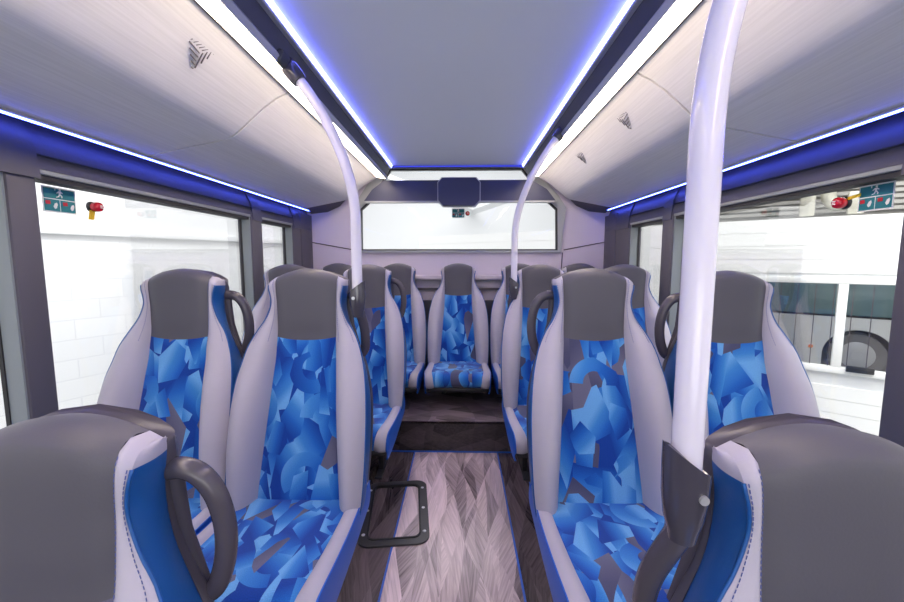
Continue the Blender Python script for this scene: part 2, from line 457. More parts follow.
def make_seat(handle=None, clamp=None, lift=.015, legs=True, tab=None, base=0.0):
    """handle: None or side (+1/-1) of the grab handle"""
    root = empty('coach_seat')
    sb = lin(0, SPLIT, 26); sh = lin(SPLIT, 1, 24); sa = lin(0, 1, 44)
    us = lin(-1, 1, 13)
    def uv(p): return (p.x, p.z * 1.0)
    def ins(s, u):
        p = pt_insert(s, u)
        p.z -= .010 * (1 - u * u) * sstep(SPLIT - .15, SPLIT, s) if s <= SPLIT else .010 * (1 - u * u) * (1 - sstep(SPLIT, SPLIT + .15, s))
        return p
    v, f, q = grid(ins, sb, us, uvf=uv); link('back_insert', v, f, M['fabric'], root, True, q)
    v, f, q = grid(ins, sh, us)
    def puff(s, u):
        p = ins(s, u); a = math.sin(PI * min(1, max(0, (s - SPLIT) / .06)) / 2)
        p.y -= .005 * a * (1 - u ** 6) * (1 - sstep(.93, 1, s)); return p
    v, f, q = grid(puff, sh, us)
    hr = link('headrest', v, f, M['headrest'], root)
    mbp = MB()
    for sd in (-1, 1):
        v, f, q = grid(lambda s, t_: pt_bolster(s, t_, sd), sa, lin(0, 1, 11), flip=sd < 0)
        bo = link('bolster', v, f, M['grey_leather'], root)
        path = [pt_bolster(s, .22, sd) for s in lin(.63, .955, 40)]
        path2 = [pt_bolster(s, .86, sd) for s in lin(.63, .94, 40)]
        st = dashes(path); st2 = dashes(path2, Vector((0, -.001, 0))); st.add(st2.v, st2.f)
        st.build('stitching', M['thread'], bo, ang=180)
        v, f, q = grid(lambda s, t_: pt_gusset(s, t_, sd), lin(.935, 1, 10), lin(0, 1, 7), flip=sd < 0)
        link('bolster_cap', v, f, M['grey_leather'], root)
        v, f, q = grid(lambda s, t_: pt_gusset(s, t_, sd), lin(0, .935, 42), lin(0, 1, 7), flip=sd < 0)
        gu = link('side_gusset', v, f, M['navy'], root)
        MB().tube([pt_gusset(s, 0, sd) for s in lin(0, .935, 50)], .0028, 6).build('piping', M['navy'], gu, ang=180)
    # moulded shell behind the padding
    secs = []
    for s in lin(0, .965, 26):
        z, yf, wi, wo, fb, yr = row(s)
        w = wrear(s) + .002; top = sstep(.86, .965, s)
        th = (.034 + .020 * sstep(.6, .8, s)) * (1 - .35 * top)
        z2 = z - .008 * top; w *= 1 - .01 * top
        def P(x, y): return Vector((x, y, z2 + .9 * arch(s, x)))
        half = [(w, yr - .004), (w + .004, yr + .010), (w - .004, yr + th * .6), (w - .03, yr + th * .92), (w * .5, yr + th), (0, yr + th * 1.03)]
        sec = [P(x, y) for x, y in half] + [P(-x, y) for x, y in half[-2::-1]]
        sec += [P(-w * .5, yr - .004), P(0, yr - .004), P(w * .5, yr - .004)]
        secs.append(sec)
    # rounded top lip
    cx = Vector((0, secs[-1][5].y - .012, 0))
    last = [Vector((p.x * .97, (p.y + cx.y) / 2, p.z + .010)) for p in secs[-1]]; secs.append(last)
    MB().loft(secs).build('back_shell', M['shell'], root, ang=60)
    # cushion
    dz = Vector((0, 0, lift))
    ts = lin(0, 1, 36)
    v, f, q = grid(lambda t, u: cushion_pt(t, u) + dz, ts, us, flip=True, uvf=lambda p: (p.x + .6, p.y - p.z * .8 + 2))
    link('seat_cushion', v, f, M['fabric'], root, True, q)
    for sd in (-1, 1):
        v, f, q = grid(lambda t, u: cushion_edge(t, u, sd) + dz, ts, lin(0, 1, 7), flip=sd > 0)
        ce = link('cushion_edge', v, f, M['grey_leather'], root)
        v, f, q = grid(lambda t, u: cushion_side(t, u, sd) + dz, ts, lin(0, 1, 6), flip=sd > 0)
        cs = link('cushion_side', v, f, M['blue_side'], root)
        MB().tube([cushion_edge(t, 1, sd) + dz for t in lin(0, .95, 40)], .003, 6).build('piping', M['blue_side'], cs, ang=180)
    # pan and legs
    MB().box2((-.205, -.545, .268 + lift), (.205, .02, .302 + lift), .012).build('seat_pan', M['frame'], root)
    if legs:
        zb = base
        for sx in (-.10, .10):
            MB().box2((sx - .014, -.16, zb + .012), (sx + .014, -.04, .27 + lift), .006).box2((sx - .02, -.24, zb), (sx + .02, .02, zb + .013), .004).build('leg', M['frame'], root)
    if handle:
        h = handle
        if not clamp:
            pts = [(.118, .086, 1.070), (.145, .086, 1.074), (.172, .088, 1.062), (.192, .092, 1.030), (.202, .096, .985), (.203, .098, .940), (.196, .098, .895), (.180, .096, .858), (.156, .092, .848)]
        else:
            k = clamp
            pts = [(k, .000, 1.062), (k - .001, .006, 1.04), (k + .005, .024, 1.00), (k + .010, .044, .955), (k + .009, .062, .91), (k + .002, .078, .87), (max(.17, k - .018), .088, .842), (.158, .092, .836)]
        P = [Vector((h * x, y, z)) for x, y, z in pts]; L = list(range(len(P)))
        sm = [Vector([cub(L, [p[k] for p in P], i) for k in range(3)]) for i in lin(0, len(P) - 1, 40)]
        MB().tube(sm, .0172, 16).build('grab_handle', M['handle'], root, ang=60)
        MB().tube([Vector((h * x, y, z)) for x, y, z in ((.130, .090, 1.07), (.130, .094, 1.02), (.134, .096, .96), (.146, .098, .91), (.160, .098, .86))], .013, 10).build('handle_plate', M['handle'], root, ang=60)
        if clamp:
            arm = [(clamp, .012, 1.078), (clamp - .02, .060, 1.073), (.124, .092, 1.07)]
            MB().tube([Vector((h * x, y, z)) for x, y, z in arm], [.012, .013, .013], 12).build('clamp_arm', M['handle'], root, ang=60)
    if tab:
        MB().box((tab * .229, -.120, .470), (.004, .020, .045), Matrix.Rotation(.2 * tab, 3, 'Z'), .001).build('pull_tab', M['blue_side'], root)
    return root

GR = 'coach seats in blue patterned fabric'
seat_L = make_seat(+1, None, tab=+1)         # left of the aisle, plain handle on the aisle side
seat_R = make_seat(-1, None, tab=-1)
seat_Lc = make_seat(+1, .188, tab=+1)         # carries a pole clamp
seat_Rc = make_seat(-1, .217, tab=-1)
seat_Rd = make_seat(-1, .158, tab=-1)
seat_B = make_seat(None, None, lift=.045, tab=1, base=.2)
used = set()
def place(proto, x, y, z, label, name='coach_seat'):
    o = copy_tree(proto) if proto in used else proto
    used.add(proto)
    o.location = (x, y, z)
    tag(o, label, 'seat', GR); return o
LOW = -.205
place(seat_L, -.592, .515, LOW, 'nearest seat left of the aisle, cut off below its charcoal headrest, plain handle')
place(seat_Rc, .505, .500, LOW, 'nearest seat right of the aisle, charcoal headrest close up, carrying the thick white pole')
place(seat_Lc, -.556, 1.415, -.006, 'aisle seat left of the floor hatch frame, with a white pole clamped to it')
place(seat_L, -1.022, 1.415, -.006, 'window-side seat by the painted block wall, standing clear against the large left window')
place(seat_R, .472, 1.415, -.004, 'aisle seat with creased charcoal headrest, directly behind the thick white pole')
place(seat_R, .955, 1.415, -.012, 'window-side seat below the garage door window, partly behind the thick white pole')
place(seat_L, -.552, 2.320, 0, 'left aisle seat in front of the rear step, half hidden behind the pole-carrying seat')
place(seat_L, -1.020, 2.320, 0, 'window-side seat before the narrow left window, only its left edge peeking out')
place(seat_Rd, .463, 2.320, 0, 'right aisle seat in front of the rear step, carrying the farthest white pole')
place(seat_R, .952, 2.320, 0, 'window-side seat before the narrow right window, its pale bolster showing')
RB = [(-.022, 'middle seat of the raised back row, seen whole at the end of the aisle'),
      (-.503, 'back row seat just left of the middle one, right bolster showing'),
      (-.986, 'back row seat in the left corner, only its headrest showing'),
      (.460, 'back row seat just right of the middle one, behind the farthest white pole'),
      (.938, 'back row seat in the right corner, only its headrest showing')]
for x, lb in RB: place(seat_B, x, 3.155, 0, lb)

# ------------------------------------------------------------------ grab poles
def pole(x0, y, zb, k, sd, zend, label, dxs):
    root = empty('grab_pole', (sd * x0, y, zb))
    def X(z): return x0 + k * max(0, z - 1.33) ** 2
    pts = [Vector((sd * (X(z) - x0), dxs * sstep(1.3, 1.85, z), z - zb)) for z in lin(zb - .02, zend, 44)]
    MB().tube(pts, .0182, 24).build('pole_tube', M['pole'], root, ang=60)
    # cup clamp with a slanted mouth
    secs = []; n = 24
    for hz, rx, ry, sl in [(-.088, .0165, .0165, 0), (-.074, .019, .019, 0), (-.055, .0245, .024, 0), (-.03, .0275, .027, .2), (0, .0285, .028, .6), (.022, .0285, .028, 1.0)]:
        sec = []
        for kk in range(n):
            a = 2 * PI * kk / n; sx = math.cos(a)
            sec.append(Vector((sd * sx * rx, ry * math.sin(a), hz - sl * .021 * sx)))
        secs.append(sec)
    inner = [Vector((p.x * .76, p.y * .76, p.z - .002)) for p in secs[-1]]
    deep = [Vector((p.x * .72, p.y * .72, p.z - .05)) for p in secs[-1]]
    MB().loft(secs + [inner, deep]).build('clamp', M['clamp'], root, ang=40)
    MB().tube([(sd * .008, -.024, -.018), (sd * .008, -.0305, -.018)], .0058, 16).build('clamp_screw', M['chrome'], root, ang=40)
    # ceiling mount: dark socket lying in the channel
    e = pts[-1]; d = (pts[-1] - pts[-4]).normalized()
    MB().tube([e - d * .045, e - d * .035, e + d * .005, e + d * .03], [.0235, .027, .030, .027], 20).build('pole_socket', M['clamp'], root, ang=50)
    MB().box(e + d * .022, (.030, .15, .044), Matrix.Rotation(-sd * math.radians(25), 3, 'Y'), .012).build('ceiling_mount', M['channel'], root)
    tag(root, label, 'pole', 'curved white grab poles'); return root
pole(.290, .497, .925, .83, 1, 1.862, 'thick white grab pole closest of all, rising from the nearest right seat', .04)
pole(.368, 1.410, 1.085, .80, -1, 1.835, 'white curved grab pole on the left of the aisle, reaching the ceiling channel', .0)
pole(.305, 2.310, 1.062, .76, 1, 1.865, 'slim white grab pole farthest away, curving across the rear window', -.13)

# ------------------------------------------------------------------ floor
Y0, Y1, STEP = -1.7, 3.42, 2.405
W = 1.33
def fl(name, x0, x1, y0, y1, zt, mat, th=.03):
    return structure(MB().box2((x0, y0, zt - th), (x1, y1, zt)).build(name, mat, None, False))
floor = empty('floor'); structure(floor, 'wood patterned bus floor', 'floor')
def fpart(name, a, b, mat): 
    return MB().box2(a, b).build(name, mat, floor, False)
fpart('aisle_covering', (-.284, .95, -.03), (.226, STEP, 0), M['aisle'])
fpart('side_covering', (-W, .95, -.03), (-.292, STEP, 0), M['dark_wood'])
fpart('side_covering', (.234, .95, -.03), (W, STEP, 0), M['dark_wood'])
fpart('edge_strip', (-.292, .95, -.03), (-.284, STEP, .0005), M['blue_strip'])
fpart('edge_strip', (.226, .95, -.03), (.234, STEP, .0005), M['blue_strip'])
fpart('front_covering', (-W, Y0, LOW - .03), (W, .95, LOW), M['dark_wood'])
fpart('front_riser', (-W, .95, LOW - .03), (W, .97, -.03), M['dark_wood'])
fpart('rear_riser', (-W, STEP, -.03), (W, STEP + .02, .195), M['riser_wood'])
fpart('rear_platform', (-W, STEP, .185), (W, Y1, .2), M['step_wood'])
fpart('riser_strip', (-W, STEP - .008, 0), (W, STEP, .006), M['blue_strip'])

# floor hatch
def rrect(w, l, r, n=6):
    out = []
    for cx, cy, a0 in ((w/2 - r, l/2 - r, 0), (-w/2 + r, l/2 - r, PI/2), (-w/2 + r, -l/2 + r, PI), (w/2 - r, -l/2 + r, 1.5*PI)):
        for i in range(n + 1):
            a = a0 + PI/2 * i / n; out.append(Vector((cx + r*math.cos(a), cy + r*math.sin(a), 0)))
    return out
h = empty('floor_hatch', (-.312, 1.805, 0), math.radians(7))
O, I = rrect(.310, .49, .055), rrect(.222, .402, .03)
MB().ring(O, I, (0, 0, .008)).build('hatch_frame', M['hatch'], h, ang=30)
MB().ring(rrect(.238, .418, .035), rrect(.222, .402, .03), (0, 0, .011)).build('inner_rim', M['rubber'], h, ang=30)
for x, y in ((-.133, .17), (-.133, 0), (-.133, -.17), (.133, .17), (.133, 0), (.133, -.17)):
    MB().tube([(x, y, .007), (x, y, .0095), (x, y, .011)], [.008, .008, .005], 14).build('screw', M['chrome'], h, ang=40)
tag(h, 'black rounded hatch frame with steel screws set in the aisle floor', 'hatch')

# ------------------------------------------------------------------ sides of the bus
XI, XG = 1.264, 1.334        # inner face of pillars, glass plane
PILLARS = {-1: [(-1.05, -.92), (1.112, 1.192), (2.42, 2.55), (3.02, 3.42)], 1: [(-1.05, -.92), (1.054, 1.132), (2.326, 2.445), (2.91, 3.42)]}
ZB = .58
OFF = .066                   # the camera stands right of the centre line, so the right side is this much nearer
wn = 0
for sd, nm in ((-1, 'left'), (1, 'right')):
    before = set(COL.objects); PIL = PILLARS[sd]; ZT = 1.472 if sd < 0 else 1.460
    w = empty('wall_' + nm); structure(w, 'dark grey %s side wall with window pillars' % nm, 'wall')
    MB().box2((sd * XI, Y0, LOW - .03), (sd * 1.36, Y1, ZB)).build('wall_panel', M['pillar'], w, False)
    for i, (a, c) in enumerate(PIL):
        MB().box2((sd * XI, a, ZB - .02), (sd * 1.35, c, ZT + .02), .006).build('pillar', M['pillar'], w)
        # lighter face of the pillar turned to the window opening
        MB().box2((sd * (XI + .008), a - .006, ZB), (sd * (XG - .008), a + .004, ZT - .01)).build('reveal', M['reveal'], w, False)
    MB().box2((sd * (XI - .006), 3.16, ZB - .02), (sd * (XI + .02), 3.40, ZT + .10), .004).build('pillar_cover', M['pillar'], w)
    # header above the windows, leaning back under the light line
    MB().prism([(sd * XI, Y0, ZT), (sd * 1.36, Y0, ZT), (sd * 1.36, Y0, 1.63), (sd * 1.305, Y0, 1.612), (sd * 1.275, Y0, 1.535)], (0, Y1 - Y0, 0)).build('window_header', M['header'], w, False)
    MB().box2((sd * (XI + .0005), Y0, 1.512), (sd * (XI + .012), Y1, 1.516)).build('header_joint', M['rubber'], w, False)
    for a, c in ((.9, PIL[1][1] + .008), (PIL[2][0] + .01, PIL[2][1] - .01), (PIL[3][0] + .01, 3.36)):
        MB().prism([(sd * (XI - .008), a, ZT - .030), (sd * (XI + .01), a, ZT - .030), (sd * 1.31, a, 1.606), (sd * 1.295, a, 1.606), (sd * 1.265, a, 1.535)], (0, c - a, 0)).build('header_cover', M['header'], w, False)
    for a, c in zip([p[1] for p in PIL[:3]], [p[0] for p in PIL[1:]]):
        wn += 1
        g = empty('window_%d' % wn); structure(g, None, None)
        MB().box2((sd * XG, a, ZB), (sd * (XG + .006), c, ZT)).build('pane', M['glass'], g, False)
        MB().box2((sd * (XI + .002), a, ZT - .014), (sd * (XI + .03), c, ZT + .002), .004).box2((sd * (XI + .002), a, ZB - .002), (sd * XG, c, ZB + .012), .003).build('window_trim', M['gasket'], g)
        MB().box2((sd * (XI + .012), a, ZT - .030), (sd * XG, c, ZT - .014)).box2((sd * (XG - .012), a, ZB + .012), (sd * XG, a + .008, ZT - .02)).box2((sd * (XG - .012), c - .010, ZB + .012), (sd * XG, c, ZT - .02)).build('seal', M['rubber'], g, False)
    # blue line of light along the lower edge of the cove
    s = empty('blue_light_strip', (sd * 1.250, 0, 1.601))
    MB().box2((-.004, Y0, -.002), (.004, 3.36, .002)).build('diffuser', M['led_side'], s, False)
    MB().box2((-.007, Y0, .002), (.007, 3.36, .009)).build('strip_holder', M['rail'], s, False)
    tag(s, 'thin blue light line above the %s side windows' % nm, 'light', 'blue light strips')

    # curved cove panels
    prof = [(1.258, 1.611), (1.188, 1.624), (1.080, 1.645), (1.00, 1.660), (.950, 1.670), (.925, 1.676), (.905, 1.684), (.885, 1.696), (.865, 1.712), (.830, 1.743), (.780, 1.786), (.725, 1.824), (.672, 1.849)]
    back = [(x + .01, z + .03) for x, z in prof]
    for i, (a, c) in enumerate(((Y0, -.004), (0, (1.610 if sd < 0 else 1.474)), ((1.622 if sd < 0 else 1.486), 3.245))):
        cp = MB().loft([[Vector((sd * x, y, z)) for x, z in prof + back[::-1]] for y in (a, c)]).build('trim_%d' % (i + 1 + (0 if sd < 0 else 3)), M['cove'], None, True, 50)
        structure(cp, 'pale wood grain roof cove panel on the %s side' % nm, 'panel')
        for gy in ([] if i == 0 else ([1.215] if (sd < 0 and i == 1) else ([1.80, 2.42] if (sd > 0 and i == 2) else []))):
            # three fans of slots making a triangle
            nrm = Vector((sd * -.65, 0, -.76)).normalized(); tx = Vector((0, 1, 0)); ty = nrm.cross(tx).normalized()
            if ty.z < 0: ty = -ty
            c0 = Vector((sd * .757, gy, 1.8022)) + nrm * .0005
            mb = MB(); R_ = .066
            tri = [Vector((R_ * math.cos(t0), R_ * math.sin(t0))) for t0 in (PI * .95, PI * 1.6167, PI * .2833)]
            for k in range(3):
                A, B = tri[k], tri[(k + 1) % 3]
                for j in range(5):
                    p = A.lerp(B, (j + .5) / 5) * .98; p3 = p - A * (1 - (j + .5) / 5) * .9
                    mb.tube([c0 + tx * v.x + ty * v.y for v in (p, p3)], .0020, 6)
            mb.build('speaker_slots', M['slot'], cp)
    MB().loft([[Vector((sd * (x + .003), y, z + .009)) for x, z in prof + back[::-1]] for y in ((1.600, 1.632) if sd < 0 else (1.464, 1.496))]).build('cove_joint', M['slot'], cp, True, 50)
    # pale light strip between cove and channel, facing down and outward
    s = empty('warm_light_strip', (0, 0, 0))
    MB().prism([(sd * .664, Y0, 1.8465), (sd * .592, Y0, 1.8325), (sd * .600, Y0, 1.850), (sd * .660, Y0, 1.862)], (0, 3.20 - Y0, 0)).build('diffuser', M['warm'], s, False)
    MB().prism([(sd * .672, Y0, 1.846), (sd * .664, Y0, 1.844), (sd * .662, Y0, 1.864), (sd * .672, Y0, 1.866)], (0, 3.235 - Y0, 0)).build('lower_lip', M['slot'], s, False)
    MB().prism([(sd * .592, Y0, 1.831), (sd * .580, Y0, 1.850), (sd * .590, Y0, 1.866), (sd * .600, Y0, 1.866)], (0, 3.235 - Y0, 0)).build('upper_lip', M['rail'], s, False)
    tag(s, 'bright warm white light strip along the %s cove' % nm, 'light', 'warm light strips')
    # dark channel that takes the poles
    ch = MB().prism([(sd * .588, Y0, 1.860), (sd * .562, Y0, 1.916), (sd * .58, Y0, 1.95), (sd * .66, Y0, 1.95), (sd * .66, Y0, 1.875)], (0, 3.235 - Y0, 0)).build('trim_%d' % (7 if sd < 0 else 8), M['channel'], None, False)
    structure(ch, 'dark ceiling channel on the %s side holding the poles' % nm, 'channel')
    # blue ceiling strip with rail
    s = empty('blue_light_strip', (0, 0, 0))
    MB().prism([(sd * .566, Y0, 1.911), (sd * .548, Y0, 1.909), (sd * .544, Y0, 1.914), (sd * .546, Y0, 1.95), (sd * .57, Y0, 1.95)], (0, 3.20 - Y0, 0)).build('rail', M['rail'], s, False)
    MB().prism([(sd * .5435, Y0, 1.915), (sd * .536, Y0, 1.932), (sd * .5455, Y0, 1.932)], (0, 3.195 - Y0, 0)).build('diffuser', M['led'], s, False)
    tag(s, 'blue glowing ceiling strip at the %s edge of the flat ceiling' % nm, 'light', 'blue light strips')

    if sd > 0:
        for o in set(COL.objects) - before:
            if o.parent is None: o.location.x -= OFF
# front bulkhead below and above the windscreen, behind the camera
structure(MB().box2((-1.36, Y0 - .05, LOW - .03), (1.30, Y0, .72)).box2((-1.36, Y0 - .05, 1.72), (1.36, Y0, 2.02)).build('wall_front', M['pillar'], None, False), 'front bulkhead around the windscreen', 'wall')
# ceiling and roof
structure(MB().box2((-.60, Y0, 1.934), (.535, 3.208, 1.96)).build('ceiling', M['ceil'], None, False), 'flat grey ceiling panel', 'ceiling')
structure(MB().box2((-1.40, Y0, 2.02), (1.40, 3.50, 2.05)).box2((-1.40, Y0, 1.63), (-1.37, 3.50, 2.02)).box2((1.30, Y0, 1.63), (1.33, 3.50, 2.02)).build('trim_9', M['pillar'], None, False), 'outer roof skin', 'roof')
s = empty('blue_light_strip', (0, 3.204, 1.926))
MB().box2((-.53, 0, -.012), (.47, .012, .006)).build('strip_holder', M['beam'], s, False)
MB().box2((-.52, -.005, -.005), (.46, 0, .005)).build('diffuser', M['led_rear'], s, False)
tag(s, 'short blue light strip across the rear end of the flat ceiling', 'light', 'blue light strips')

# ------------------------------------------------------------------ rear wall
rear = empty('wall_rear'); structure(rear, 'lilac grey rear wall around the rear window', 'wall')
YR = 3.413
win = [(-.842, 1.280), (-.838, 1.620), (-.756, 1.692), (-.586, 1.942), (.500, 1.942), (.715, 1.686), (.790, 1.618), (.800, 1.280)]
frm = [(-.872, 1.262), (-.905, 1.630), (-.840, 1.725), (-.660, 1.985), (.575, 1.985), (.800, 1.720), (.862, 1.630), (.828, 1.262)]
MB().ring([(x, YR - .05, z) for x, z in frm], [(x, YR - .05, z) for x, z in win], (0, .09, 0)).build('window_surround', M['rframe'], rear, False)
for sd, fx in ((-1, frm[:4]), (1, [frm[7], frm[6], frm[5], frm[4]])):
    poly = [(x, YR - .02, z) for x, z in fx] + [(sd * 1.34, YR - .02, 1.985), (sd * 1.34, YR - .02, 1.35)]
    MB().prism(poly, (0, .06, 0)).build('upper_side_panel', M['lilac'], rear, False)
    # piece that closes the end of the cove
    ox = 0 if sd < 0 else OFF
    pr = [(1.258, 1.611), (1.08, 1.645), (.925, 1.676), (.865, 1.712), (.780, 1.786), (.672, 1.849)]
    cap = [Vector((sd * (x - ox), 3.247, z)) for x, z in pr] + [Vector((sd * (.60 - ox), 3.247, 1.96)), Vector((sd * 1.3, 3.247, 1.96))]
    capb = [Vector((sd * (x - ox), YR - .018, z)) for x, z in [(1.258, 1.585), (1.12, 1.60), (1.02, 1.645), (.97, 1.69), (.885, 1.755), (.775, 1.845)]] + [Vector((sd * (.68 - ox), YR - .018, 1.97)), Vector((sd * 1.3, YR - .018, 1.96))]
    MB().loft([cap[2:6] + [cap[6] + Vector((0, 0, 0)), Vector((sd * .95, 3.247, 1.96))], capb[2:6] + [capb[6], Vector((sd * 1.0, YR - .018, 1.96))]]).build('cove_end', M['lilac'], rear, True, 30)
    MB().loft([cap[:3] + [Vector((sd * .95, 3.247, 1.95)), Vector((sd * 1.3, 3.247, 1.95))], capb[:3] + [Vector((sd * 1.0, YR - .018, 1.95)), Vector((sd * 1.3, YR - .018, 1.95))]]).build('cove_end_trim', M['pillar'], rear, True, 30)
    MB().tube([(fx[0][0] + sd * .02, YR - .023, 1.262), (fx[0][0] + sd * .012, YR - .023, 1.08)], .004, 6).build('seam', M['slot'], rear)
    MB().tube([(sd * (1.262 - ox), YR - .022, 1.348), (fx[0][0] + sd * .03, YR - .022, 1.284)], .005, 6).build('seam', M['slot'], rear)
MB().prism([(-1.33, YR - .021, 1.357), (-1.33, YR - .021, .15), (1.33, YR - .021, .15), (1.33, YR - .021, 1.357), (.86, YR - .021, 1.278), (-.86, YR - .021, 1.278)][::-1], (0, .06, 0)).build('lower_panel', M['lilac'], rear, False)
MB().box2((-1.262, YR - .09, 1.035), (1.262, YR - .02, 1.075), .012).build('parcel_ledge', M['lilac'], rear)
MB().box2((-1.262, YR - .055, .948), (1.262, YR - .018, .966)).build('seat_rail', M['slot'], rear, False)
MB().box2((-1.262, YR - .06, .2), (1.262, YR - .019, .86)).build('bulkhead_lining', M['pillar'], rear, False)
wr = empty('window_%d' % (wn + 1)); structure(wr)
MB().prism([(x, YR + .012, z) for x, z in win], (0, .006, 0)).build('pane', M['glass'], wr, False)
MB().ring([(x, YR - .052, z) for x, z in win], [(x * .985, YR - .052, z + (.010 if z < 1.3 else -.008)) for x, z in win], (0, .03, 0)).build('seal', M['rubber'], wr, False)

# dark destination display housing across the rear window
h = empty('display_housing', (-.016, 3.31, 1.66))
bx = lambda pts, y0, dy: MB().prism([(x + .016, y0, z - 1.66) for x, z in pts], (0, dy, 0))
bx([(-.790, 1.672), (.760, 1.672), (.685, 1.765), (.560, 1.838), (-.620, 1.838), (-.72, 1.765)], -.02, .06).build('beam', M['beam'], h, False)
bx([(-.775, 1.660), (.745, 1.660), (.757, 1.673), (-.787, 1.673)], -.035, .05).build('beam_lip', M['rframe'], h, False)
oct_ = [(-.181, 1.672), (-.140, 1.630), (.106, 1.630), (.145, 1.672), (.145, 1.808), (.113, 1.845), (-.149, 1.845), (-.181, 1.808)]
bx(oct_, -.08, .12).build('display_box', M['beam'], h, False)
ins_ = [((x + .018) * 1.06 - .018, (z - 1.738) * 1.08 + 1.738) for x, z in oct_]
MB().ring([(x + .016, -.055, z - 1.66) for x, z in ins_], [(x + .016, -.055, z - 1.66) for x, z in oct_], (0, .02, 0)).build('box_edge', M['rframe'], h, False)
tag(h, 'dark blue grey beam with a central box across the rear window', 'housing')

# ------------------------------------------------------------------ emergency signs and hammers on the glass
def sign(name, origin, ux, nrm, w, hgt, label):
    """ux: direction to the right as one reads it"""
    o = Vector(origin); ux = Vector(ux); uz = Vector((0, 0, 1)); nrm = Vector(nrm)
    root = empty(name, origin)
    def rect(x0, z0, x1, z1, d, mb):
        return mb.prism([ux * x0 + uz * z0 + nrm * d, ux * x1 + uz * z0 + nrm * d, ux * x1 + uz * z1 + nrm * d, ux * x0 + uz * z1 + nrm * d], nrm * .0008)
    def poly(pts, d, mb): return mb.prism([ux * x + uz * z + nrm * d for x, z in pts], nrm * .0008)
    rect(-w/2, -hgt/2, w/2, hgt/2, 0, MB()).build('border', M['white'], root, False)
    t = MB(); e = .004 * w / .095
    rect(-w/2 + e, .004, w/2 - e, hgt/2 - e, .001, t); rect(-w/2 + e, -hgt/2 + e, -.0015, .001, .001, t); rect(.0015, -hgt/2 + e, w/2 - e, .001, .001, t)
    t.build('teal_field', M['teal'], root, False)
    k = w / .095; m = MB()
    # running figure with a doorway outline
    def S(pts, dx=0, dz=0): return [((x + dx) * k, (z + dz) * k) for x, z in pts]
    poly(S([(-.002, .031), (.003, .031), (.003, .027), (-.002, .027)], .001), .002, m)
    poly(S([(-.003, .025), (.004, .026), (.003, .017), (-.002, .016)]), .002, m)
    poly(S([(.003, .025), (.009, .021), (.008, .019), (.003, .022)]), .002, m)
    poly(S([(-.003, .025), (-.009, .019), (-.007, .018), (-.002, .022)]), .002, m)
    poly(S([(.003, .017), (.008, .011), (.006, .007), (.004, .008), (.005, .011), (0, .015)]), .002, m)
    poly(S([(-.002, .017), (-.004, .011), (-.010, .009), (-.010, .007), (-.002, .009), (.001, .016)]), .002, m)
    poly(S([(-.013, .034), (.013, .034), (.013, .032), (-.013, .032)]), .002, m)
    poly(S([(-.013, .034), (-.011, .034), (-.011, .026), (-.013, .026)]), .002, m)
    m.build('running_figure', M['white'], root, False)
    # two hands below
    for dx in (-.016, .032):
        m = MB()
        poly(S([(0, -.010), (.006, -.007), (.008, -.012), (.005, -.022), (.000, -.025), (-.004, -.019)], dx), .002, m)
        m.build('hand_symbol', M['white'], root, False)
    for dx in (-.034, .014):
        m = MB()
        poly(S([(-.007, -.004), (.006, -.003), (.007, -.013), (-.006, -.014)], dx), .002, m)
        m.build('hammer_symbol', M['red'], root, False)
    tag(root, label, 'sign'); return root
def hammer(origin, nrm, ux, r, label, tagdir):
    nrm = Vector(nrm).normalized(); ux = Vector(ux); uz = Vector((0, 0, 1)); root = empty('emergency_hammer', origin)
    MB().tube([nrm * 0, nrm * .006, nrm * .010], [r * 1.12, r * 1.12, r * .9], 20).build('mount', M['black'], root, ang=40)
    MB().tube([nrm * d for d in (.008, .016, .026, .034, .038, .040)], [r * .8, r, r, r * .9, r * .6, r * .1], 20).build('knob', M['knob'], root, ang=60)
    mk = MB()
    c = nrm * .0405
    for a, b in (((-.35, .18), (.35, .30)), ((-.35, -.30), (.35, -.18)), ((-.35, -.06), (.2, .06))):
        mk.prism([c + ux * a[0] * r + uz * a[1] * r, c + ux * b[0] * r + uz * a[1] * r, c + ux * b[0] * r + uz * b[1] * r, c + ux * a[0] * r + uz * b[1] * r], nrm * .0006)
    mk.build('knob_mark', M['white'], root, False)
    t = [Vector(tagdir[0]), Vector(tagdir[1])]; w = Vector(tagdir[2])
    MB().prism([nrm * .008 + t[0] - w, nrm * .008 + t[0] + w, nrm * .008 + t[1] + w, nrm * .008 + t[1] - w], nrm * .0015).build('yellow_tag', M['yellow'], root, False)
    tag(root, label, 'emergency hammer', 'red emergency glass hammers')
sign('emergency_sign', (-1.326, 1.318, 1.395), (0, 1, 0), (1, 0, 0), .112, .082, 'teal emergency exit sticker on the large left window')
sign('emergency_sign', (1.260, 1.270, 1.390), (0, -1, 0), (-1, 0, 0), .106, .080, 'teal emergency exit sticker on the large right window')
sign('emergency_sign', (-.024, 3.424, 1.591), (1, 0, 0), (0, -1, 0), .108, .078, 'small teal exit sticker high on the rear window')
hammer((-1.328, 1.432, 1.389), (1, 0, 0), (0, 1, 0), .017, 'red hammer knob beside the sticker on the left window', ((0, -.004, -.012), (0, -.012, -.046), (0, .011, 0)))
hammer((1.262, 1.366, 1.386), (-1, 0, 0), (0, -1, 0), .0185, 'red hammer knob beside the sticker on the right window', ((0, -.014, .012), (0, -.055, .018), (0, 0, .005)))
hammer((.054, 3.424, 1.589), (0, -1, 0), (1, 0, 0), .017, 'tiny red hammer knob beside the sticker on the rear window', ((.01, 0, -.006), (.012, 0, -.012), (.003, 0, 0)))

# ------------------------------------------------------------------ the hall outside
ZF = -2.2      # the hall floor lies well below this upper deck
structure(MB().box2((-9, -6, ZF - .1), (9, 11, ZF)).build('ground', M['hallfloor'], None, False), 'grey hall floor', 'floor')
